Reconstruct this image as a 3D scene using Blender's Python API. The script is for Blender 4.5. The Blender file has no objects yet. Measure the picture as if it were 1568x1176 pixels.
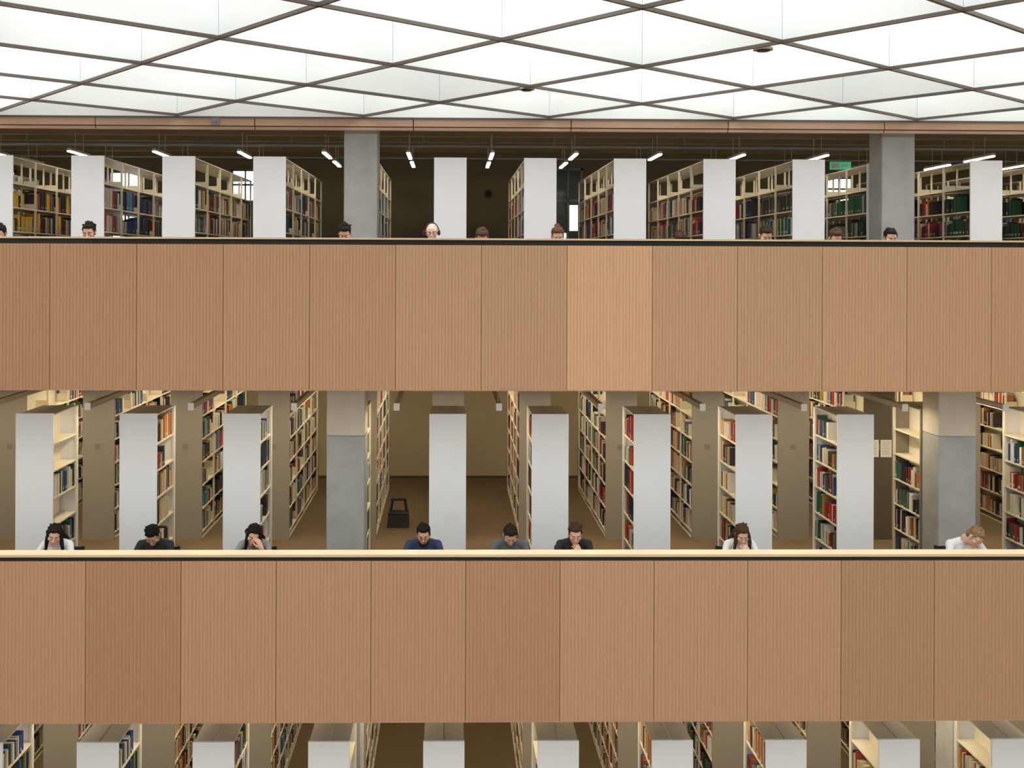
import bpy, math, random
import numpy as np
from mathutils import Vector, Matrix, noise
random.seed(7); rng=random.Random(7)
sc=bpy.context.scene
try: sc.view_settings.view_transform='Standard'
except Exception: pass
tmp=bpy.data.scenes.new('tmp_build')
CZ=8.22
ZL,ZM,ZU=0.0,3.78,7.48
# ---------------------------------------------------------------- materials
def mat(name,col,rough=0.6,emit=None,es=0,metal=0,noise_scale=0,noise_amt=0.15,stretch=(1,1,1),bump=0,trans=0):
    m=bpy.data.materials.new(name); m.use_nodes=True; nt=m.node_tree; b=nt.nodes['Principled BSDF']
    b.inputs['Base Color'].default_value=(*col,1); b.inputs['Roughness'].default_value=rough; b.inputs['Metallic'].default_value=metal
    if emit: b.inputs['Emission Color'].default_value=(*emit,1); b.inputs['Emission Strength'].default_value=es
    if noise_scale:
        tc=nt.nodes.new('ShaderNodeTexCoord'); mp=nt.nodes.new('ShaderNodeMapping'); mp.inputs['Scale'].default_value=stretch
        nz=nt.nodes.new('ShaderNodeTexNoise'); nz.inputs['Scale'].default_value=noise_scale; nz.inputs['Detail'].default_value=5
        mx=nt.nodes.new('ShaderNodeMix'); mx.data_type='RGBA'
        mx.inputs[6].default_value=(*[c*(1-noise_amt) for c in col],1); mx.inputs[7].default_value=(*[min(1,c*(1+noise_amt)) for c in col],1)
        nt.links.new(tc.outputs['Object'],mp.inputs[0]); nt.links.new(mp.outputs[0],nz.inputs['Vector'])
        nt.links.new(nz.outputs['Fac'],mx.inputs[0]); nt.links.new(mx.outputs[2],b.inputs['Base Color'])
        if bump:
            bp=nt.nodes.new('ShaderNodeBump'); bp.inputs['Strength'].default_value=bump; bp.inputs['Distance'].default_value=0.01
            nt.links.new(nz.outputs['Fac'],bp.inputs['Height']); nt.links.new(bp.outputs[0],b.inputs['Normal'])
    return m
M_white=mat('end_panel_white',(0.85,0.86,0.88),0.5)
M_white_shaded=mat('end_panel_shaded',(0.27,0.24,0.195),0.6)  # white end panel darkened by shade put into its colour
M_brown=mat('dark_brown_panel',(0.10,0.08,0.05),0.6)
M_cream=mat('cream_steel',(0.82,0.75,0.58),0.45)
M_top=mat('shelf_top_steel',(0.42,0.39,0.32),0.5)
M_conc=mat('concrete',(0.38,0.385,0.365),0.8,noise_scale=3,noise_amt=0.28,bump=0.3)
M_concb=mat('concrete_beige',(0.62,0.56,0.46),0.8,noise_scale=4,noise_amt=0.12,bump=0.2)
M_carpet=mat('carpet_brown',(0.17,0.115,0.06),0.95,noise_scale=60,noise_amt=0.2)
M_wallm=mat('wall_tan',(0.60,0.50,0.32),0.85,noise_scale=2,noise_amt=0.06)
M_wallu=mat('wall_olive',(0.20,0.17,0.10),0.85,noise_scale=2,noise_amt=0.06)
M_ceil=mat('ceiling_timber',(0.20,0.15,0.08),0.8,noise_scale=3,noise_amt=0.25,stretch=(0.3,4,1))
M_dark=mat('shadow_gap_dark',(0.02,0.015,0.010),0.8)
M_ledge=mat('ledge_maple',(0.68,0.51,0.34),0.5,noise_scale=6,noise_amt=0.1,stretch=(0.4,6,6))
M_core=mat('parapet_core',(0.36,0.24,0.15),0.7)
M_fasc=mat('fascia_wood',(0.46,0.29,0.20),0.55,noise_scale=6,noise_amt=0.12,stretch=(0.4,5,5))
M_lampb=mat('lamp_body',(0.42,0.37,0.30),0.5)
M_fin=mat('coffer_fin_white',(0.86,0.885,0.88),0.7)
M_finedge=mat('coffer_edge_metal',(0.11,0.09,0.075),0.5)
M_post=mat('coffer_post',(0.36,0.36,0.34),0.5)
M_sky=mat('luminous_film',(0.9,0.9,0.9),0.6,emit=(0.97,1.0,0.985),es=2.0)
def vary_emission(m,lo,hi,scale):
    nt=m.node_tree; b=nt.nodes['Principled BSDF']; tc=nt.nodes.new('ShaderNodeTexCoord'); nz=nt.nodes.new('ShaderNodeTexNoise'); nz.inputs['Scale'].default_value=scale
    mr=nt.nodes.new('ShaderNodeMapRange'); mr.inputs[1].default_value=0.35; mr.inputs[2].default_value=0.65; mr.inputs[3].default_value=lo; mr.inputs[4].default_value=hi
    nt.links.new(tc.outputs['Object'],nz.inputs['Vector']); nt.links.new(nz.outputs['Fac'],mr.inputs[0]); nt.links.new(mr.outputs[0],b.inputs['Emission Strength'])
vary_emission(M_sky,1.05,3.0,0.6)
M_lu=mat('lamp_diffuser_upper',(0.9,0.9,0.9),0.4,emit=(1,0.87,0.68),es=38)
M_ls=mat('lamp_diffuser_edge',(0.9,0.9,0.9),0.4,emit=(1,0.95,0.88),es=7)
M_lm=mat('lamp_diffuser',(0.9,0.9,0.9),0.4,emit=(1,0.84,0.60),es=48)
M_end=mat('lamp_end_cap',(0.92,0.9,0.85),0.4)
M_black=mat('black_plastic',(0.012,0.011,0.010),0.45)
M_paper=mat('paper_sheet',(0.75,0.72,0.66),0.7)
M_grey=mat('grey_metal',(0.22,0.22,0.22),0.4,metal=0.3)
M_desk=mat('desk_wood',(0.55,0.42,0.27),0.4,noise_scale=6,noise_amt=0.1,stretch=(0.5,6,6))
M_glass=mat('window_daylight',(0.8,0.85,0.9),0.2,emit=(0.9,0.96,1),es=2.2)
M_green=mat('exit_green',(0.05,0.4,0.25),0.4,emit=(0.1,0.9,0.45),es=0.25)
def tone(t,red=0):
    c=(0.50*t*(1+0.02*red),0.295*t*(1-0.05*red),0.165*t*(1-0.1*red))
    return mat('wood_slats',c,0.5,noise_scale=5,noise_amt=0.09,stretch=(9,9,0.35))
M_book=bpy.data.materials.new('book_covers'); M_book.use_nodes=True
_nt=M_book.node_tree; _a=_nt.nodes.new('ShaderNodeAttribute'); _a.attribute_name='bookcol'
_nt.links.new(_a.outputs['Color'],_nt.nodes['Principled BSDF'].inputs['Base Color']); _nt.nodes['Principled BSDF'].inputs['Roughness'].default_value=0.5
# ---------------------------------------------------------------- mesh helpers
class MB:
    def __init__(s): s.v=[];s.f=[];s.m=[]
    def box(s,x0,x1,y0,y1,z0,z1,mi=0):
        b=len(s.v); s.v+=[(x0,y0,z0),(x1,y0,z0),(x1,y1,z0),(x0,y1,z0),(x0,y0,z1),(x1,y0,z1),(x1,y1,z1),(x0,y1,z1)]
        s.f+=[(b,b+3,b+2,b+1),(b+4,b+5,b+6,b+7),(b,b+1,b+5,b+4),(b+1,b+2,b+6,b+5),(b+2,b+3,b+7,b+6),(b+3,b,b+4,b+7)]; s.m+=[mi]*6
    def obox(s,p,q,w,z0,z1,mi=0,zt=None):
        p=Vector((p[0],p[1]));q=Vector((q[0],q[1]));d=(q-p).normalized();n=Vector((-d.y,d.x))*w/2
        c=[p-n,q-n,q+n,p+n]; b=len(s.v)
        s.v+=[(a.x,a.y,z0) for a in c]+[(a.x,a.y,z1) for a in c]
        s.f+=[(b,b+3,b+2,b+1),(b+4,b+5,b+6,b+7),(b,b+1,b+5,b+4),(b+1,b+2,b+6,b+5),(b+2,b+3,b+7,b+6),(b+3,b,b+4,b+7)]; s.m+=[mi]*6
    def cyl(s,c,r,h,seg=20,mi=0,r2=None,axis='z'):
        if r2 is None:r2=r
        b=len(s.v)
        for k,(rr,t) in enumerate(((r,0),(r2,h))):
            for i in range(seg):
                a=2*math.pi*i/seg; u,w=rr*math.cos(a),rr*math.sin(a)
                s.v.append((c[0]+u,c[1]+w,c[2]+t) if axis=='z' else ((c[0]+u,c[1]+t,c[2]+w) if axis=='y' else (c[0]+t,c[1]+u,c[2]+w)))
        for i in range(seg):
            j=(i+1)%seg; s.f.append((b+i,b+j,b+seg+j,b+seg+i)); s.m.append(mi)
        s.f.append(tuple(b+i for i in range(seg))[::-1]); s.f.append(tuple(b+seg+i for i in range(seg))); s.m+=[mi]*2
    def mesh(s,name,mats):
        me=bpy.data.meshes.new(name); me.from_pydata(s.v,[],s.f)
        for m in mats: me.materials.append(m)
        me.polygons.foreach_set('material_index',s.m); me.update(); return me
    def obj(s,name,mats,loc=(0,0,0),parent=None):
        return put(name,s.mesh(name,mats),loc,parent)
def put(name,me,loc=(0,0,0),parent=None,rot=(0,0,0)):
    o=bpy.data.objects.new(name,me); sc.collection.objects.link(o); o.location=loc; o.rotation_euler=rot
    if parent: o.parent=parent
    return o
def bx(name,x0,x1,y0,y1,z0,z1,m,parent=None):
    b=MB(); b.box(x0,x1,y0,y1,z0,z1); return b.obj(name,[m],parent=parent)
def empty(name,loc=(0,0,0)):
    o=bpy.data.objects.new(name,None); sc.collection.objects.link(o); o.location=loc; return o
X0,X1=-13.0,15.0
YW=22.4
PU,PM,PL=13.98,12.69,11.7      # parapet faces
# ---------------------------------------------------------------- shell
bx('floor_lower',X0,X1,PL,YW,-0.3,ZL,M_carpet)
bx('floor_middle',X0,X1,PM+0.2,YW,ZM-0.34,ZM,M_carpet)
bx('floor_upper',X0,X1,PU+0.2,YW,ZU-0.34,ZU,M_carpet)
bx('floor_atrium',X0,X1,-6,PL,-0.3,-0.02,M_carpet)
bx('ceiling_lower',X0,X1,PM+0.2,YW,ZM-0.36,ZM-0.342,M_wallm)
bx('ceiling_middle',X0,X1,PU+0.2,YW,ZU-0.36,ZU-0.342,M_wallm)
bx('wall_back_lower',X0,X1,YW,YW+0.2,0,ZM,M_wallm)
bx('wall_back_middle',X0,X1,YW,YW+0.2,ZM,ZU,M_wallm)
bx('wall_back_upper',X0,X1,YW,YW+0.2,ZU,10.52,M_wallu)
bx('wall_left',X0-0.2,X0,-6,YW+0.2,-0.3,11.2,M_wallm)
bx('wall_right',X1,X1+0.2,-6,YW+0.2,-0.3,11.2,M_wallm)
bx('baseboard_middle',X0,X1,YW-0.015,YW,ZM,ZM+0.05,M_brown)
b=MB(); b.box(X0,X1,PU+0.12,YW,10.52,10.9)
for i in range(9): b.box(X0,X1,14.9+i*0.9,15.02+i*0.9,10.42,10.52)
b.obj('ceiling_upper',[M_ceil])
b=MB()
for y,z,r in ((16.0,10.33,0.025),(18.9,10.3,0.03),(20.6,10.25,0.02)):
    b.cyl((X0+.01,y,z),r,X1-X0-.02,10,0,axis='x')
for i in range(12):
    b.box(X0+1+i*2.3,X0+1.02+i*2.3,18.89,18.91,10.3,10.45)
b.obj('ceiling_pipes',[M_grey])
# ---------------------------------------------------------------- coffered luminous ceiling
W=2.4; ZG=CZ+1.90; FH=0.72
b=MB(); rows=13; y0=PU-0.03
for n in range(rows):
    for j in range(-16,10):
        xn=(0.53+j+0.412*n)*W
        xa=xn+0.412*W; xb=xn-0.588*W
        ya=y0-n*0.4975*W; yb=ya-0.4975*W
        if X0<xn<X1: b.cyl((xn,ya,ZG+0.02),0.013,FH-0.03,8,2)
        for xe in (xa,xb):
            if (X0-1.2<xn<X1+1.2) and (X0-1.2<xe<X1+1.2):
                b.obox((xn,ya),(xe,yb),0.014,ZG+0.03,ZG+FH,0)
                b.obox((xn,ya),(xe,yb),0.030,ZG,ZG+0.03,1)
b.box(X0,X1,PU-0.025,PU-0.005,ZG+0.0,ZG+FH,0)
b.obj('coffered_ceiling_grid',[M_fin,M_finedge,M_post])
b=MB(); b.box(X0,X1,-6,PU+0.12,ZG+FH,ZG+FH+0.05)
b.obj('ceiling_atrium',[M_sky])
for nm,x,y in (('smoke_detector',2.75,9.46),('smoke_detector',0.82,11.7)):
    b=MB(); b.cyl((0,0,0),0.085,0.02,28,0); b.cyl((0,0,-0.012),0.05,0.012,24,1,r2=0.06); b.cyl((0,0,0.02),0.006,FH-0.02,8,0)
    b.obj(nm,[M_lampb,M_black],(x,y,ZG-0.0))
fa=empty('trim_1',(0,PU,ZG))
b=MB()
xs=[-4.59+ (i-4)*2.05 for i in range(16)]
for a in xs:
    x0_,x1_=max(a+0.006,X0),min(a+2.044,X1)
    if x1_<=x0_: continue
    b.box(x0_,x1_,0.0,0.10,-0.115,-0.02,0)
    b.box(x0_,x1_,0.02,0.10,-0.16,-0.125,0)
b.box(X0,X1,0.03,0.11,-0.155,0.4,1)
b.box(X0,X1,-0.02,0.03,-0.02,0.0,2)
b.obj('fascia_boards',[M_fasc,M_dark,M_finedge],parent=fa)
b=MB(); b.box(X0+0.3,X1-0.3,-0.06,0.06,0,0.06,0)
for i in range(13): b.box(X0+0.5+i*2.1,X0+2.3+i*2.1,-0.05,0.05,-0.004,0,1)
b.obj('added_fill_strip',[M_lampb,mat('fill_strip_glow',(0.9,0.9,0.9),0.4,emit=(0.98,0.97,0.95),es=70)],(0,PU+0.42,10.45))  # unseen strip added behind the fascia to brighten the upper shelf ends
b=MB(); b.box(-0.05,0.05,-0.03,0,-0.05,0.04); b.cyl((0,-0.03,-0.0),0.02,-0.02,12,0,axis='y')
b.obj('ceiling_sensor',[M_grey],(-3.04,PU-0.002,ZG-0.06))
# ---------------------------------------------------------------- parapets
def slat_panel(w,z0,z1,mt,n=26):
    v=[];f=[];p=w/n; prof=[]
    for i in range(n):
        a=i*p
        prof+=[(a+0.12*p,0.005),(a+0.20*p,0.0),(a+0.84*p,0.0),(a+0.92*p,0.005)]
    prof=[(0,0.005)]+prof+[(w,0.005)]
    for (x,y) in prof: v+=[(x,y,z0),(x,y,z1)]
    for i in range(len(prof)-1): f.append((2*i,2*i+2,2*i+3,2*i+1))
    m=len(v); v+=[(0,0.03,z0),(0,0.03,z1),(w,0.03,z0),(w,0.03,z1)]; e=2*(len(prof)-1)
    f+=[(m,0,1,m+1),(e,m+2,m+3,e+1)]
    f.append(tuple([m+2]+[2*i for i in range(len(prof)-1,-1,-1)]+[m])); f.append(tuple([m+1]+[2*i+1 for i in range(len(prof))]+[m+3]))
    me=bpy.data.meshes.new('slat_panel'); me.from_pydata(v,[],f); me.materials.append(mt); me.update(); return me
TU={-5:(.82,1.4),-4:(.86,1.2),-3:(.90,.9),-2:(.94,.7),-1:(.93,.7),0:(1.0,.2),1:(.97,.2),2:(1.25,0),3:(1.03,0),4:(1.0,0),5:(1.04,0),6:(1.0,0.1),7:(.97,.3)}
TM={-5:(.95,.5),-4:(.82,1),-3:(.95,.4),-2:(.95,.4),-1:(.93,.3),0:(.86,.8),1:(.99,.1),2:(.98,.1),3:(.97,.1),4:(.85,.4),5:(.89,.3)}
TM={k+1:v for k,v in TM.items()}
def parapet(nm,Y,zt,pt,zb,seam0,tones,lt,ioff):
    root=bx(nm,X0+.01,X1-.01,Y+0.03,Y+0.2,zb,zt-lt,M_core)
    bx('ledge_top',X0+.01,X1-.01,Y-0.005,Y+0.21,zt-lt,zt,M_ledge,root)
    bx('shadow_gap',X0+.01,X1-.01,Y+0.027,Y+0.031,pt,zt-lt,M_dark,root)
    bx('bottom_edge',X0+.01,X1-.01,Y+0.004,Y+0.03,zb-0.012,zb,M_fasc,root)
    for i in range(-13,15):
        xa=seam0+i*1.113+0.003; wd=1.107
        if xa<X0 or xa+wd>X1: continue
        t=tones.get(i+ioff,(rng.uniform(.88,1.0),.3))
        put('wood_panel_%d'%(i+14),slat_panel(wd,zb,pt,tone(*t)),(xa,Y,0),root)
    return root
parapet('balcony_parapet',PU,CZ+0.34,CZ+0.25,CZ-1.63,-0.712,TU,0.022,0)
parapet('balcony_parapet',PM,CZ-3.415,CZ-3.495,CZ-5.385,0.192-1.113,TM,0.03,0)
parapet('balcony_parapet',PL,ZL+1.05,ZL+0.98,-0.01,0.1,{},0.03,0)
# ---------------------------------------------------------------- books
PAL={'mix':[(.02,.02,.025)]*4+[(.05,.03,.02)]*2+[(.35,.03,.02)]*2+[(.02,.06,.20)]*3+[(.62,.57,.45)]*5+[(.75,.73,.68)]*4+[(.03,.14,.07),(.03,.10,.05),(.65,.40,.05),(.50,.17,.04),(.30,.2,.12),(.08,.25,.38),(.2,.2,.2),(.15,.09,.05)],
'yellow':[(.75,.42,.03)]*4+[(.7,.52,.14)]*2+[(.03,.03,.03)]*3+[(.3,.05,.02),(.6,.55,.45),(.04,.08,.2)],
'red':[(.45,.03,.02)]*3+[(.02,.02,.03)]*4+[(.6,.55,.46)]*3+[(.5,.2,.05),(.04,.1,.25)],
'green':[(.015,.07,.03)]*5+[(.02,.025,.02)]*3+[(.03,.14,.06),(.4,.38,.3),(.1,.02,.02)],
'blue':[(.02,.05,.16)]*4+[(.02,.02,.03)]*3+[(.1,.25,.4),(.3,.03,.02),(.6,.58,.5)],
'orange':[(.5,.2,.05)]*2+[(.62,.5,.32)]*4+[(.04,.03,.03)]*3+[(.35,.05,.03),(.7,.66,.56),(.06,.1,.15)]}
LZ=[0.10+0.375*i for i in range(7)]
def books(pal,seed,levels,L=0.95):
    r=random.Random(seed); B=MB(); cols=[]
    for li in levels:
        y=0.03; z=LZ[li]+0.011; end=L-0.03
        fill=r.choice([1,1,1,.9,.8,.55]) ; stop=y+(end-y)*fill
        base=r.choice([0.21,0.24,0.27]); serial=None
        while y<stop-0.015:
            t=r.uniform(0.014,0.048)
            if r.random()<0.04: y+=r.uniform(0.03,0.09); continue
            if y+t>end: break
            if serial is None or r.random()<0.25:
                serial=r.choice(PAL[pal]); sh=base+r.uniform(-.03,.05)
            c=serial if r.random()<.6 else r.choice(PAL[pal])
            h=min(0.33,sh+r.uniform(-.012,.012)); d=r.uniform(.13,.18)
            k=r.uniform(.75,1.2); xo=r.uniform(0.205,0.228)
            B.box(xo-d,xo,y,y+t*0.94,z,z+h)
            cols+= [(min(1,c[0]*k),min(1,c[1]*k),min(1,c[2]*k),1)]*8
            if r.random()<.35:
                B.box(xo,xo+0.001,y+t*.12,y+t*.82,z+0.03,z+0.065); cols+=[(.6,.58,.52,1)]*8
            y+=t
    me=B.mesh('book_rows',[M_book])
    at=me.attributes.new('bookcol','FLOAT_COLOR','POINT'); at.data.foreach_set('color',np.array(cols,dtype=np.float32).ravel())
    return me
lv_u=[0,1,2,3,4]; lv_m=[0,1,2,3,4,5]
BK={}
for p in PAL:
    BK[p,'u']=[books(p,hash_,lv_u) for hash_ in range(10,14 if p!='mix' else 18)]
    BK[p,'m']=[books(p,hash_,lv_m if hash_%3 else lv_u) for hash_ in range(30,34 if p!='mix' else 40)]
BK['sparse','m']=[books('mix',70+i,[0,1,2,3] if i%2 else [1,3]) for i in range(4)]
# ---------------------------------------------------------------- shelves frames
def frame(nb,back,pm,L=0.95,H=2.38):
    B=MB(); T=nb*L
    for i in range(nb+1):
        y=i*L
        for x in (-0.24,0.21): B.box(x,x+0.03,y-0.012 if 0<i<nb else (y if i==0 else y-0.025),y+0.012 if 0<i<nb else (y+0.025 if i==0 else y),0,H-0.012,0)
    for i in range(nb):
        ya,yb=i*L+0.013,(i+1)*L-0.013
        if i==0: ya=0.026
        for k,z in enumerate(LZ[:-1]):
            for s in (-1,1):
                x0,x1=(0.012,0.236) if s>0 else (-0.236,-0.012)
                B.box(x0,x1,ya,yb,z-0.012,z+0.008,0)
        for k,z in enumerate(LZ[:-1]):
            for s in (-1,1):
                x0,x1=(0.02,0.236) if s>0 else (-0.236,-0.02)
                B.box(x0,x1,ya-0.002,ya+0.002,z,z+(0.10 if back=='open' else 0.14),0)
    B.box(-0.012,0.012,0.026,T-0.026,0.02,0.09,0)
    if back=='closed':
        B.box(-0.006,0.006,0.026,T-0.026,0.09,H-0.02,0)
    else:
        for i in range(nb+1): B.box(-0.012,0.012,max(0.027,i*L-0.012),min(T-0.027,i*L+0.012),0.09,H-0.02,0)
    B.box(-0.236,0.236,0.03,T-0.03,0,0.02,0)
    for i in range(nb):
        B.box(-0.245,-0.006,i*L+0.004,(i+1)*L-0.004,H-0.012,H+0.004,2)
        B.box(0.006,0.245,i*L+0.004,(i+1)*L-0.004,H-0.012,H+0.004,2)
    B.box(-0.252,0.252,-0.03,0,0,H+0.02,1)
    if back=='closed': B.box(-0.25,0.25,T,T+0.02,0,H,1)
    return B.mesh('bookshelf_frame',[M_cream,pm,M_top])
FR={}
def getfr(nb,back,pm):
    k=(nb,back,pm.name)
    if k not in FR: FR[k]=frame(nb,back,pm)
    return FR[k]
def shelf(x,y,z,nb,back,pm,lev,pals,sparse=False):
    o=put('bookshelf',getfr(nb,back,pm),(x,y,z))
    for i in range(nb):
        for s in (0,1):
            p=rng.choice(pals)
            key=('sparse','m') if sparse and rng.random()<.6 else (p,lev)
            me=rng.choice(BK[key])
            if s==0: put('books',me,(0,i*0.95,0),o)
            else: put('books',me,(0,(i+1)*0.95,0),o,(0,0,math.pi))
    return o
DU,DM,DL=16.74,14.70,13.15
for k in range(-7,9):
    if   k==-5: pu_=['yellow','yellow','mix']
    elif k==-4: pu_=['red','blue','red','mix']
    elif k in(-3,): pu_=['orange','mix']
    elif k in (1,2,3): pu_=['orange','red','mix']
    elif k==4: pu_=['mix','blue']
    elif k==5: pu_=['green']
    elif k>=6: pu_=['green','blue','red']
    else: pu_=['mix','orange','blue']
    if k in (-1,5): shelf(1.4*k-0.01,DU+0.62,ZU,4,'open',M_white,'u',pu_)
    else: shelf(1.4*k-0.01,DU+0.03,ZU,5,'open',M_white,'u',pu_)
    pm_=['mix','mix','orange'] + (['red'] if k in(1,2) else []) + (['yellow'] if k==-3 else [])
    if k in (-1,5): shelf(1.4*k-0.03,DM+0.60,ZM,1,'closed',M_white_shaded,'m',pm_,sparse=True)
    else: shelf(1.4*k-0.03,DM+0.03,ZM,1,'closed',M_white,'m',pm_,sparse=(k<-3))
    shelf(1.4*k-0.03,17.40,ZM,4,'closed',M_brown if k==5 else M_white_shaded,'m',pm_)
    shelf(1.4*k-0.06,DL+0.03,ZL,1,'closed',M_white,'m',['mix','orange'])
    shelf(1.4*k-0.06,15.85,ZL,4,'closed',M_white_shaded,'m',['mix','orange'])
    b=MB(); b.box(-0.07,0.07,-0.006,0,-0.05,0.05,0)
    for r_ in range(4): b.box(-0.055,0.03+0.01*(r_%2),-0.0075,-0.006,0.03-r_*0.022,0.038-r_*0.022,1)
    b.obj('shelf_label',[M_white_shaded,M_brown],(1.4*k-0.03,17.367,ZM+1.5))
for dx in (-0.125,0.085):
    b=MB(); b.box(-0.09,0.09,-0.003,0,-0.14,0.14,0)
    for r_ in range(7): b.box(-0.07,0.06-0.01*(r_%3),-0.004,-0.003,0.10-r_*0.032,0.106-r_*0.032,1)
    b.obj('paper_notice',[M_paper,M_grey],(7.0+dx-0.01,17.362,ZM+1.48))
# ---------------------------------------------------------------- columns
def column(x,y,z0,z1,joint=None):
    B=MB(); w=0.26; c=0.012
    def seg(a,b_,mi):
        s=len(B.v)
        pts=[(-w+c,-w),(w-c,-w),(w,-w+c),(w,w-c),(w-c,w),(-w+c,w),(-w,w-c),(-w,-w+c)]
        B.v+=[(p[0],p[1]+w,a) for p in pts]+[(p[0],p[1]+w,b_) for p in pts]
        for i in range(8):
            j=(i+1)%8; B.f.append((s+i,s+j,s+8+j,s+8+i)); B.m.append(mi)
        B.f.append(tuple(s+i for i in range(8))[::-1]); B.f.append(tuple(s+8+i for i in range(8))); B.m+=[mi,mi]
    if joint: 
        seg(0,joint-0.006,0); seg(joint+0.006,z1-z0,1); B.box(-w+.015,w-.015,.015,2*w-.015,joint-.006,joint+.006,0)
    else: seg(0,z1-z0,0)
    B.obj('concrete_column',[M_conc,M_concb,M_dark],(x,y,z0))
for k in (-7,-1,5):
    column(1.4*k,DU,ZU,10.44)
    column(1.4*k-0.02,DM,ZM,ZU-0.36,joint=5.88-ZM)
    column(1.4*k-0.02,DL+1.1,ZL,ZM-0.36)
# ---------------------------------------------------------------- lamps
def lamp(x,y,z,L,ztop,mt):
    B=MB()
    if mt is M_lu:
        B.box(-0.03,0.03,0,L,0.02,0.06,0); B.box(-0.03,0.03,0.0,L,0.0,0.02,3); B.box(-0.026,0.026,0.01,L-0.01,-0.003,0,1)
    else:
        B.box(-0.035,0.035,0,L,0,0.07,0); B.box(-0.028,0.028,0.02,L-0.02,-0.002,0,1)
        B.box(-0.04,0.04,-0.012,0,-0.02,0.08,2)
    for yy in (0.3,L-0.3): B.cyl((0,yy,0.06),0.006,ztop-z-0.06,8,0)
    B.obj('linear_pendant_lamp',[M_lampb,mt,M_end,M_ls],(x,y,z))
for k in range(-7,9):
    xc=1.4*(k+0.5)
    if xc>X1-0.5: continue
    lamp(xc-0.01,17.9,CZ+1.84,1.0,10.42,M_lu); lamp(xc-0.01,19.5,CZ+1.84,1.0,10.42,M_lu)
    lamp(xc-0.03,14.75,CZ-1.98,2.4,ZU-0.36,M_lm); lamp(xc-0.03,17.9,CZ-1.98,3.0,ZU-0.36,M_lm)
    lamp(xc-0.03,13.6,2.62,2.4,ZM-0.36,M_lm); lamp(xc-0.03,17.0,2.62,2.8,ZM-0.36,M_lm)  # lower-floor lamps are out of view, added to light that level
# ---------------------------------------------------------------- wall things
def window(nm,x,w,z0,z1):
    B=MB(); B.box(-w/2,w/2,-0.01,-0.002,z0,z1,0)
    for a,b_ in ((-w/2-0.04,-w/2),(w/2,w/2+0.04),(-0.015,0.015)): B.box(a,b_,-0.05,-0.002,z0-0.04,z1+0.04,1)
    for a in (z0-0.04,z1,(z0+z1)/2): B.box(-w/2-0.04,w/2+0.04,-0.05,-0.002,a,a+0.04,1)
    B.obj(nm,[M_glass,M_grey],(x,YW,ZU))
window('window_1',-6.72,0.6,0.9,2.6); window('window_2',-4.25,0.5,2.05,2.65); window('window_3',8.1,0.5,2.1,2.55); window('window_4',-9.3,0.6,0.9,2.6)
B=MB(); 
B.box(-0.32,0.32,-0.02,-0.002,0.01,2.75,0)
for a,b_ in ((-0.32,-0.27),(0.27,0.32),(0.0,0.03)): B.box(a,b_,-0.06,-0.02,0.01,2.75,1)
for a in (0.01,2.05,2.70,1.0): B.box(-0.32,0.32,-0.06,-0.02,a,a+0.05,1)
B.box(0.05,0.22,-0.03,-0.02,1.45,1.98,2); B.box(-0.22,-0.02,-0.03,-0.02,1.12,1.4,2)
B.cyl((-0.03,-0.10,1.0),0.012,0.3,8,1)
B.obj('door_1',[mat('door_glass',(0.12,0.14,0.14),0.15),M_grey,M_glass],(2.42,YW,ZU))
B=MB(); B.cyl((0,-0.03,0),0.09,0.028,28,0,axis='y'); B.cyl((0,-0.04,0),0.06,0.012,24,1,axis='y'); B.obj('wall_vent',[M_brown,M_dark],(0.78,YW,CZ+1.47))
B=MB(); B.box(-0.19,0.19,-0.03,0.03,-0.07,0.07,0); B.box(-0.17,-0.03,-0.034,-0.03,-0.05,0.05,1); B.box(0.03,0.15,-0.034,-0.03,-0.02,0.02,1); B.cyl((0,0,0.07),0.006,0.43,8,2)
B.obj('exit_sign',[M_green,M_paper,M_grey],(7.27,20.0,CZ+1.87))
# ---------------------------------------------------------------- step stool
def stool(loc):
    B=MB()
    def fr(z0,z1,a,b_,ya,yb,yc,yd,t=0.02):
        s=len(B.v); 
        lo=[(-a,ya),(a,ya),(a,yb),(-a,yb)]; hi=[(-b_,yc),(b_,yc),(b_,yd),(-b_,yd)]
        B.v+=[(*p,z0) for p in lo]+[(*p,z1) for p in hi]
        B.f+=[(s,s+1,s+5,s+4),(s+1,s+2,s+6,s+5),(s+2,s+3,s+7,s+6),(s+3,s,s+4,s+7),(s+4,s+5,s+6,s+7),(s,s+3,s+2,s+1)]; B.m+=[0]*6
    fr(0,0.21,0.185,0.165,-0.24,0.20,-0.20,0.18)
    B.box(-0.175,0.175,-0.21,0.0,0.21,0.235)
    for s in (-1,1):
        q=len(B.v)
        lo=[(s*0.165,-0.02),(s*0.115,-0.02),(s*0.115,0.17),(s*0.165,0.17)]; hi=[(s*0.12,0.0),(s*0.085,0.0),(s*0.085,0.15),(s*0.12,0.15)]
        B.v+=[(*p,0.21) for p in lo]+[(*p,0.41) for p in hi]
        B.f+=[(q,q+1,q+5,q+4),(q+1,q+2,q+6,q+5),(q+2,q+3,q+7,q+6),(q+3,q,q+4,q+7)]; B.m+=[0]*4
    B.box(-0.135,0.135,-0.02,0.17,0.41,0.44)
    B.box(-0.11,0.11,0.0,0.15,0.44,0.446)
    B.obj('step_stool',[M_black],loc)
stool((-0.87,18.4,ZM))
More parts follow.
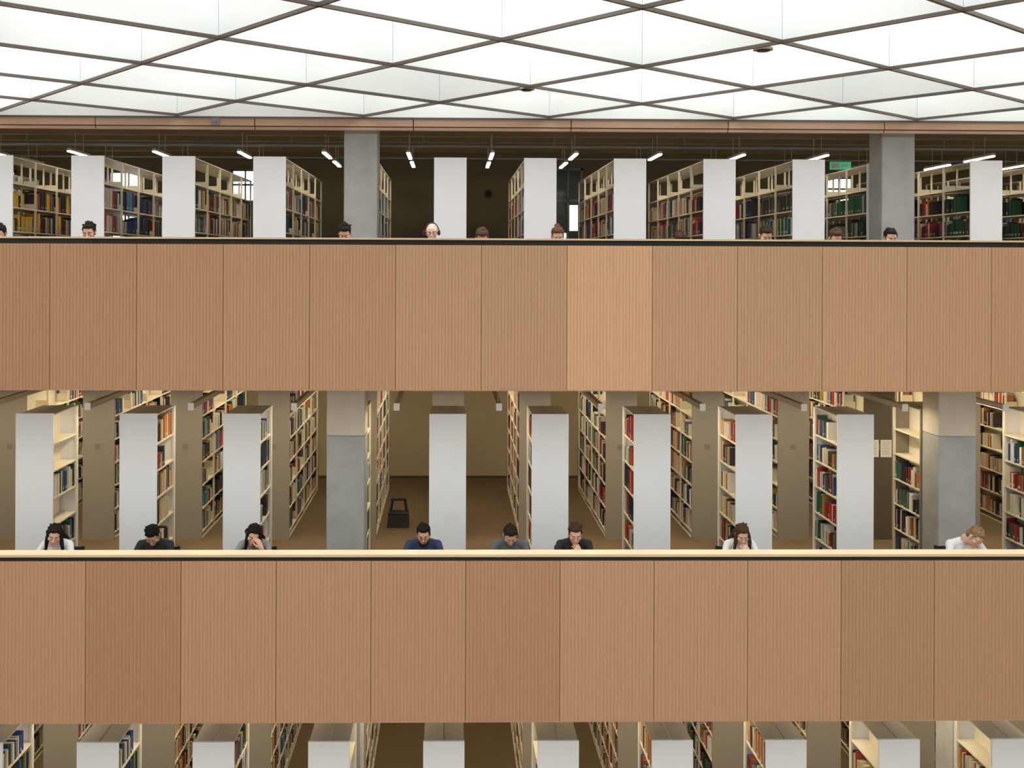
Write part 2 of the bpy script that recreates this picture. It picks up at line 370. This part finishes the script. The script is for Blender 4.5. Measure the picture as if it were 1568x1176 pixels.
# ---------------------------------------------------------------- desks
DK=MB(); DK.box(0,2.2,0.225,0.80,0.70,0.73,0); DK.box(0.02,2.18,0.24,0.26,0.55,0.70,0)
for a in (0.03,2.12):
    DK.box(a,a+0.05,0.27,0.32,0,0.70,1); DK.box(a,a+0.05,0.72,0.77,0,0.70,1); DK.box(a,a+0.05,0.32,0.72,0.64,0.70,1)
DKM=DK.mesh('reading_desk',[M_desk,M_grey])
for (Y,Z) in ((PU,ZU),(PM,ZM)):
    xx=X0+0.3
    while xx<X1-2.3:
        put('reading_desk',DKM,(xx,Y,Z)); xx+=2.226
# ---------------------------------------------------------------- people
def capsule(p1,r1,p2,r2,seg=14):
    p1=Vector(p1);p2=Vector(p2);d=(p2-p1); L=d.length; d=d.normalized() if L>1e-6 else Vector((0,0,1))
    u=d.orthogonal().normalized(); w=d.cross(u); V=[];F=[];R=[]
    for a in (-90,-60,-30,0): R.append((p1+d*r1*math.sin(math.radians(a)),r1*math.cos(math.radians(a))))
    for a in (0,30,60,90): R.append((p2+d*r2*math.sin(math.radians(a)),r2*math.cos(math.radians(a))))
    for c,r in R:
        r=max(r,1e-4)
        for i in range(seg):
            t=2*math.pi*i/seg; V.append(c+u*r*math.cos(t)+w*r*math.sin(t))
    for k in range(len(R)-1):
        for i in range(seg):
            j=(i+1)%seg; F.append((k*seg+i,k*seg+j,(k+1)*seg+j,(k+1)*seg+i))
    F.append(tuple(range(seg))[::-1]); F.append(tuple((len(R)-1)*seg+i for i in range(seg)))
    return V,F
def ell(c,r,rot=None,nu=18,nv=10):
    V=[];F=[];c=Vector(c)
    for i in range(nv+1):
        ph=math.pi*(i/nv)-math.pi/2; ph=max(min(ph,math.pi/2-0.02),-math.pi/2+0.02)
        for j in range(nu):
            t=2*math.pi*j/nu; p=Vector((r[0]*math.cos(ph)*math.cos(t),r[1]*math.cos(ph)*math.sin(t),r[2]*math.sin(ph)))
            if rot: p=rot@p
            V.append(c+p)
    for i in range(nv):
        for j in range(nu):
            k=(j+1)%nu; F.append((i*nu+j,i*nu+k,(i+1)*nu+k,(i+1)*nu+j))
    F.append(tuple(range(nu))[::-1]); F.append(tuple(nv*nu+i for i in range(nu)))
    return V,F
def union(name,prims,voxel,smooth=4,disp=0,xf=None):
    V=[];F=[]
    for v,f in prims:
        o=len(V); V+=[tuple(xf@Vector(p)) if xf else tuple(p) for p in v]; F+=[tuple(a+o for a in q) for q in f]
    me=bpy.data.meshes.new(name+'_src'); me.from_pydata(V,[],F); me.update()
    o=bpy.data.objects.new(name+'_src',me); tmp.collection.objects.link(o)
    m=o.modifiers.new('r','REMESH'); m.mode='VOXEL'; m.voxel_size=voxel; m.use_smooth_shade=True
    s=o.modifiers.new('s','SMOOTH'); s.iterations=smooth; s.factor=0.5
    vl=tmp.view_layers[0]; vl.update(); dg=vl.depsgraph
    r=bpy.data.meshes.new_from_object(o.evaluated_get(dg)); r.name=name
    bpy.data.objects.remove(o); bpy.data.meshes.remove(me)
    if disp:
        for v in r.vertices:
            p=v.co; n_=noise.noise(Vector((p.x*90,p.y*90,p.z*18)))
            v.co=p+v.normal*disp*n_
    for p in r.polygons: p.use_smooth=True
    r.materials.clear()
    return r
def handmesh(side):
    P=[]
    P.append(capsule((0,-0.03,0),0.026,(0,0.01,0),0.025))
    for i,x in enumerate((-0.030,-0.010,0.010,0.029)):
        P.append(capsule((x*0.6,0.0,0),0.017,(x,0.085-abs(x-0.005)*0.25,0),0.0125))
    lens=((.034,.024,.018),(.040,.027,.020),(.038,.025,.019),(.028,.019,.016))
    for i,x in enumerate((-0.031,-0.010,0.011,0.031)):
        p=Vector((x,0.083-abs(x-0.005)*0.25,0.0)); a=math.radians(12+4*i); spread=math.radians((-7,-2,3,9)[i])
        for k,l in enumerate(lens[i]):
            a+=math.radians((8,24,18)[k])
            q=p+Vector((math.sin(spread)*l,math.cos(a)*l,-math.sin(a)*l)); r=(0.0095,0.0085,0.0078,0.0068)
            P.append(capsule(p,r[k],q,r[k+1],10)); p=q
    p=Vector((-0.022,0.018,-0.008)); 
    for q,r1,r2 in ((Vector((-0.048,0.045,-0.018)),.015,.0115),(Vector((-0.058,0.075,-0.026)),.0115,.0095),(Vector((-0.057,0.098,-0.034)),.0095,.0075)):
        P.append(capsule(p,r1,q,r2,10)); p=q
    S=Matrix.Diagonal((side,1,1,1))
    return union('hand',P,0.0045,2,xf=S)
HAND={1:handmesh(1),-1:handmesh(-1)}
BODY={}
def arm_pts(pose,s):
    sh=Vector((s*0.175,-0.13,0.955))
    if pose=='read': return sh,Vector((s*0.25,-0.31,0.775)),Vector((s*0.10,-0.50,0.768))
    if pose=='forehead' and s>0: return sh,Vector((0.25,-0.37,0.775)),Vector((0.125,-0.37,0.97))
    if pose=='chin' and s>0: return sh,Vector((0.20,-0.40,0.775)),Vector((0.045,-0.40,0.90))
    if pose=='write' and s>0: return sh,Vector((0.27,-0.30,0.78)),Vector((0.16,-0.50,0.768))
    return sh,Vector((s*0.26,-0.32,0.775)),Vector((s*0.06,-0.47,0.768))
def bodymesh(pose,sex,sleeve):
    k=(pose,sex,sleeve)
    if k in BODY: return BODY[k]
    w=1.0 if sex=='m' else 0.88
    segs=[]
    def S(a,ra,b_,rb,kind): segs.append((Vector(a),ra,Vector(b_),rb,kind))
    S((-0.07,0.0,0.56),0.115*w,(0.07,0,0.56),0.115*w,1)
    S((-0.05,0.01,0.58),0.11*w,(-0.05,-0.03,0.74),0.10*w,0); S((0.05,0.01,0.58),0.11*w,(0.05,-0.03,0.74),0.10*w,0)
    S((-0.065,-0.03,0.74),0.10*w,(-0.075,-0.09,0.89),0.105*w,0); S((0.065,-0.03,0.74),0.10*w,(0.075,-0.09,0.89),0.105*w,0)
    S((-0.16*w,-0.125,0.945),0.060,(0,-0.115,0.985),0.062,0); S((0.16*w,-0.125,0.945),0.060,(0,-0.115,0.985),0.062,0)
    if sex=='f':
        S((-0.065,-0.16,0.865),0.055,(-0.065,-0.15,0.87),0.055,0); S((0.065,-0.16,0.865),0.055,(0.065,-0.15,0.87),0.055,0)
    S((0,-0.125,0.975),0.058*w,(0,-0.165,1.04),0.050*w,2)
    for s in (-1,1):
        sh,el,wr=arm_pts(pose,s); sh=Vector((sh.x*w,sh.y,sh.z))
        S(sh,0.056*w,el,0.040*w,0 ); S(el,0.039*w,wr,0.026*w,3)
        S((s*0.09,-0.02,0.55),0.085*w,(s*0.12,-0.44,0.53),0.058*w,1)
        S((s*0.12,-0.44,0.52),0.056*w,(s*0.12,-0.40,0.10),0.036*w,1)
        S((s*0.12,-0.39,0.055),0.042,(s*0.13,-0.55,0.035),0.034,4)
    me=union('body',[capsule(a,ra,b_,rb) for a,ra,b_,rb,_ in segs],0.013,5)
    n=len(me.polygons); C=np.empty(n*3); me.polygons.foreach_get('center',C); C=C.reshape(-1,3)
    D=[]
    for a,ra,b_,rb,_ in segs:
        A=np.array(a);Bv=np.array(b_);d=Bv-A; L2=max((d*d).sum(),1e-9); t=np.clip(((C-A)@d)/L2,0,1)
        D.append(np.linalg.norm(C-(A+t[:,None]*d),axis=1)-(ra+(rb-ra)*t))
    idx=np.argmin(np.array(D),axis=0); kinds=np.array([s[4] for s in segs])[idx]
    slot=np.zeros(n,dtype=np.int32); slot[kinds==1]=1; slot[(kinds==2)&(C[:,2]>1.0)]=2; slot[kinds==4]=3
    slot[(kinds==1)&(C[:,2]>0.60)]=0
    if sleeve=='short': slot[kinds==3]=2; 
    for i in range(4): me.materials.append(M_dark)
    me.polygons.foreach_set('material_index',slot)
    BODY[k]=me; return me
def headmesh():
    P=[ell((0,0.012,0.028),(0.074,0.093,0.085)),ell((0,-0.028,-0.035),(0.057,0.060,0.074)),ell((0,-0.066,-0.092),(0.024,0.020,0.018)),
       capsule((0,-0.084,0.008),0.008,(0,-0.106,-0.026),0.011),ell((0.010,-0.097,-0.030),(0.009,0.010,0.007)),ell((-0.010,-0.097,-0.030),(0.009,0.010,0.007)),
       capsule((-0.036,-0.072,0.022),0.012,(0.036,-0.072,0.022),0.012),
       ell((0.045,-0.05,-0.02),(0.022,0.028,0.022)),ell((-0.045,-0.05,-0.02),(0.022,0.028,0.022)),
       ell((0,-0.085,-0.057),(0.024,0.012,0.012)),
       ell((0.077,0.008,-0.008),(0.010,0.019,0.031)),ell((-0.077,0.008,-0.008),(0.010,0.019,0.031)),
       capsule((0,0.02,-0.04),0.052,(0,0.035,-0.11),0.05)]
    return union('head',P,0.0055,2)
HEAD=headmesh()
_mc={}
def cm(kind,c,rough=0.6):
    k=(kind,c)
    if k not in _mc: _mc[k]=mat(kind,c,rough)
    return _mc[k]
def link_mats(o,ms):
    for i,m in enumerate(ms):
        o.material_slots[i].link='OBJECT'; o.material_slots[i].material=m
def person(x,y,z,sex='m',hair='short',hc=(.02,.013,.01),skin=(.56,.33,.23),shirt=(.02,.02,.025),pose='read',tilt=30,turn=0,roll=0,sleeve='long',rot=0,beard=False,glasses=False,phones=False,hdx=0,hdz=0,trs=(.03,.035,.06)):
    nm='seated_man' if sex=='m' else 'seated_woman'
    root=put(nm,bodymesh(pose,sex,sleeve),(x,y,z),rot=(0,0,math.radians(rot)))
    ms=cm('skin',skin,0.5); mh=cm('hair',tuple(c*0.55 for c in hc),0.8); mh.node_tree.nodes['Principled BSDF'].inputs['Specular IOR Level'].default_value=0.2
    link_mats(root,[cm('shirt_cloth',shirt,.85),cm('trouser_cloth',trs,.85),ms,cm('shoes',(.03,.025,.02),.5)])
    HM=Matrix.Translation((hdx,-0.205-0.0012*tilt*1.0,1.095+hdz))@Matrix.Rotation(math.radians(turn),4,'Z')@Matrix.Rotation(math.radians(roll),4,'Y')@Matrix.Rotation(math.radians(tilt),4,'X')@Matrix.Scale(1.05,4)
    me=HEAD
    ho=bpy.data.objects.new('head',me.copy()); ho.data.materials.append(ms); sc.collection.objects.link(ho); ho.parent=root; ho.matrix_local=HM
    B=MB()
    def addp(pr,k):
        o=len(B.v); B.v+=[tuple(p) for p in pr[0]]; B.f+=[tuple(a+o for a in q) for q in pr[1]]; B.m+=[k]*len(pr[1])
    for s in (-1,1):
        addp(ell((s*0.031,-0.0795,0.002),(0.0125,0.0095,0.007),nu=12,nv=8),0)
        addp(ell((s*0.031,-0.0880,0.001),(0.0055,0.0025,0.0055),nu=10,nv=6),1)
        addp(capsule((s*0.018,-0.0865,0.025),0.0042,(s*0.046,-0.078,0.027),0.003,8),2)
        addp(capsule((s*0.019,-0.0865,0.007),0.003,(s*0.043,-0.082,0.007),0.003,8),4)
    addp(capsule((-0.020,-0.093,-0.057),0.0042,(0.020,-0.093,-0.057),0.0042,8),3)
    addp(capsule((-0.014,-0.095,-0.062),0.0045,(0.014,-0.095,-0.062),0.0045,8),3)
    if glasses:
        for s in (-1,1):
            for i in range(14):
                a=2*math.pi*i/14;c=2*math.pi*(i+1)/14
                addp(capsule((s*0.033+0.022*math.cos(a),-0.098,0.0+0.017*math.sin(a)),0.002,(s*0.033+0.022*math.cos(c),-0.098,0.017*math.sin(c)),0.002,6),1)
            addp(capsule((s*0.055,-0.098,0.004),0.002,(s*0.08,0.0,0.006),0.002,6),1)
        addp(capsule((-0.011,-0.1,0.003),0.002,(0.011,-0.1,0.003),0.002,6),1)
    if phones:
        for i in range(12):
            a=math.pi*i/12;c=math.pi*(i+1)/12
            addp(capsule((0.092*math.cos(a),0.0,0.0+0.128*math.sin(a)),0.007,(0.092*math.cos(c),0.0,0.128*math.sin(c)),0.007,8),1)
        for s in (-1,1): addp(ell((s*0.094,0.005,-0.005),(0.018,0.034,0.038)),1)
    fo=B.obj('face_features',[cm('eye_white',(.7,.68,.65),.2),cm('iris_dark',(.015,.012,.01),.3),mh,cm('lips',(skin[0]*.8,skin[1]*.5,skin[2]*.5),.5),ms],parent=root); fo.matrix_local=HM
    P=[]
    if hair!='bald':
        P=[ell((0,0.026,0.050),(0.083,0.088,0.076)),ell((0,0.055,0.0),(0.073,0.058,0.075)),
           ell((0,-0.016,0.080),(0.064,0.056,0.040)),
           capsule((0.064,-0.022,0.052),0.016,(0.073,0.0,0.0),0.008),capsule((-0.064,-0.022,0.052),0.016,(-0.073,0.0,0.0),0.008)]
        for i in range(30 if hair=='tousled' else 12):
            a=rng.uniform(0,6.28); e=rng.uniform(.35,1.45); d=Vector((math.cos(a)*math.cos(e),math.sin(a)*math.cos(e),math.sin(e)))
            if d.y<-0.5 and d.z<.75: continue
            p=Vector((d.x*.075,d.y*.080+.022,d.z*.080+.045)); g=0.012 if hair=='tousled' else 0.006
            P.append(capsule(p,0.016,p+d*g+Vector((rng.uniform(-.015,.015),rng.uniform(-.015,.015),0)),0.009,8))
        if hair=='bun': P.append(ell((0,0.09,0.11),(0.04,0.04,0.035)))
    else:
        P=[ell((0,0.055,-0.005),(0.076,0.050,0.045)),capsule((0.074,0.0,0.0),0.010,(0.073,0.04,-0.01),0.014),capsule((-0.074,0.0,0.0),0.010,(-0.073,0.04,-0.01),0.014)]
    if beard: P+=[ell((0,-0.050,-0.088),(0.046,0.044,0.032)),capsule((0.058,-0.02,-0.03),0.010,(0.045,-0.045,-0.07),0.016),capsule((-0.058,-0.02,-0.03),0.010,(-0.045,-0.045,-0.07),0.016),capsule((-0.02,-0.094,-0.046),0.005,(0.02,-0.094,-0.046),0.005)]
    P=[([HM@Vector(p) for p in v],f) for v,f in P]
    if hair=='long':
        for s in (-1,1):
            a=HM@Vector((s*0.030,-0.045,0.092)); b_=HM@Vector((s*0.074,-0.020,0.02)); c=b_+Vector((s*0.010,-0.006,-0.10)); d=Vector((s*0.095,c.y+0.03,0.90)); 
            P+=[capsule(a,0.020,b_,0.020),capsule(b_,0.020,c,0.024),capsule(c,0.024,d,0.016)]
            b2=HM@Vector((s*0.06,0.05,0.0)); P+=[capsule(b2,0.04,Vector((s*0.08,-0.03,1.0)),0.035)]
        P+=[capsule(HM@Vector((0,0.06,0.02)),0.06,Vector((0,0.0,0.95)),0.045)]
    hm=union('hair',P,0.0055,1,disp=0.006); hm.materials.append(mh)
    put('hair',hm,parent=root)
    for s in (-1,1):
        sh,el,wr=arm_pts(pose,s); d=(wr-el).normalized()
        if pose=='forehead' and s>0: d=Vector((-0.40,0.10,0.85)).normalized(); up=Vector((0.8,-0.55,0.4))
        elif pose=='chin' and s>0: d=Vector((-0.45,0.30,0.80)).normalized(); up=Vector((0.1,-1,0.3))
        else: d=(Vector((-s*0.35,-0.9,-0.03))).normalized(); up=Vector((0,0,1))
        xx=d.cross(up).normalized(); zz=xx.cross(d).normalized()
        R=Matrix((xx,d,zz)).transposed().to_4x4()
        hme=HAND[1 if s>0 else -1]
        if not len(hme.materials): hme.materials.append(M_dark)
        h=bpy.data.objects.new('hand_right' if s<0 else 'hand_left',hme); sc.collection.objects.link(h); h.parent=root
        h.matrix_local=Matrix.Translation(wr)@R
        h.material_slots[0].link='OBJECT'; h.material_slots[0].material=ms
    return root
CH=MB()
for s in (-1,1):
    CH.box(s*0.2-0.015,s*0.2+0.015,-0.20,-0.17,0,0.42); CH.box(s*0.2-0.015,s*0.2+0.015,0.19,0.22,0,0.84)
CH.box(-0.215,0.215,-0.21,0.20,0.42,0.445); CH.box(-0.2,0.2,0.20,0.22,0.62,0.83); CH.box(-0.2,0.2,-0.19,-0.175,0.36,0.42)
CHM=CH.mesh('chair',[M_black])
def seat(x,y,z): put('desk_chair',CHM,(x,y+0.02,z))
PMY=PM+0.88; PUY=PU+0.88
pm=lambda px:(px+5-690)/1650*(PMY-0.25)
pu=lambda px:(px+3-690)/1650*(PUY-0.25)
mid=[(83,dict(sex='f',hair='long',hc=(.022,.013,.01),shirt=(.72,.72,.74),tilt=22,turn=18,roll=8,skin=(.62,.38,.28))),
(233,dict(sex='m',hair='tousled',hc=(.008,.007,.007),shirt=(.012,.012,.014),tilt=45,skin=(.42,.25,.17))),
(385,dict(sex='f',hair='long',hc=(.015,.010,.009),shirt=(.25,.24,.24),pose='forehead',tilt=26,turn=18,roll=14,skin=(.6,.36,.26))),
(645,dict(sex='m',hair='short',hc=(.015,.010,.008),shirt=(.02,.035,.085),sleeve='short',tilt=20,beard=True,glasses=True,skin=(.55,.31,.21))),
(778,dict(sex='m',hair='short',hc=(.03,.018,.012),shirt=(.10,.105,.12),tilt=42,turn=5)),
(878,dict(sex='m',hair='tousled',hc=(.09,.045,.022),shirt=(.012,.012,.012),pose='chin',sleeve='short',tilt=18,turn=0,skin=(.62,.36,.26))),
(1135,dict(sex='f',hair='long',hc=(.10,.05,.025),shirt=(.74,.74,.74),pose='chin',tilt=26,skin=(.64,.40,.30))),
(1486,dict(sex='m',hair='tousled',hc=(.42,.26,.13),shirt=(.70,.72,.74),pose='write',tilt=42,turn=30,roll=12,hdx=0.08,hdz=-0.03,skin=(.62,.38,.28)))]
for px,kw in mid:
    person(pm(px),PMY,ZM,**kw); seat(pm(px),PMY,ZM)
up=[(0,dict(hair='tousled',hdz=.03,tilt=20)),(136,dict(hair='tousled',hdz=.06,tilt=20)),(525,dict(hair='tousled',tilt=35,hdz=.06,shirt=(.01,.01,.01))),
(658,dict(hair='bald',hc=(.12,.09,.06),glasses=True,phones=True,tilt=12,hdz=.08,skin=(.68,.45,.35))),
(735,dict(hair='short',hc=(.12,.06,.03),tilt=40,hdz=.01)),(851,dict(sex='f',hair='bun',hc=(.16,.07,.035),tilt=22,hdz=.03)),
(1040,dict(hair='short',hc=(.09,.04,.02),tilt=40,hdz=-.02)),(1172,dict(hair='short',hc=(.04,.025,.015),tilt=35,hdz=.06)),
(1280,dict(sex='f',hair='short',hc=(.10,.05,.03),tilt=30,hdz=.02)),(1366,dict(sex='f',hair='short',hc=(.015,.01,.01),tilt=18,hdz=.03))]
for px,kw in up:
    person(pu(px),PUY,ZU,**kw); seat(pu(px),PUY,ZU)
def laptop(x,y,z):
    B=MB(); B.box(-0.16,0.16,-0.22,0.0,0,0.015,0)
    s=len(B.v); B.v+=[(-0.16,-0.22,0.015),(0.16,-0.22,0.015),(0.16,-0.225-0.05,0.225),(-0.16,-0.275,0.225),(-0.16,-0.228,0.013),(0.16,-0.228,0.013),(0.16,-0.283,0.225),(-0.16,-0.283,0.225)]
    B.f+=[(s,s+1,s+2,s+3),(s+5,s+4,s+7,s+6),(s+3,s+2,s+6,s+7),(s,s+3,s+7,s+4),(s+1,s+5,s+6,s+2)]; B.m+=[0]*5
    B.obj('laptop',[cm('laptop_shell',(.6,.6,.62),.35)],(x,y,z))
for px in (975,1297): laptop((px-690)/130,PM+0.66,ZM+0.731)
bpy.data.scenes.remove(tmp)
# ---------------------------------------------------------------- world + camera
w=bpy.data.worlds.new('World'); sc.world=w; w.use_nodes=True
bg=w.node_tree.nodes['Background']; bg.inputs[0].default_value=(0.93,0.96,1,1); bg.inputs[1].default_value=1.12
cam=bpy.data.cameras.new('camera'); co=bpy.data.objects.new('camera',cam); sc.collection.objects.link(co)
cam.sensor_width=36; cam.lens=1650/1568*36; cam.shift_x=(94-28.8)/1568; cam.shift_y=-183/1568; cam.clip_end=200
co.matrix_world=Matrix.Translation((0,0,CZ))@Matrix.Rotation(math.radians(-1),4,'Z')@Matrix.Rotation(math.radians(90),4,'X')@Matrix.Rotation(math.radians(0.22),4,'Z')
sc.camera=co
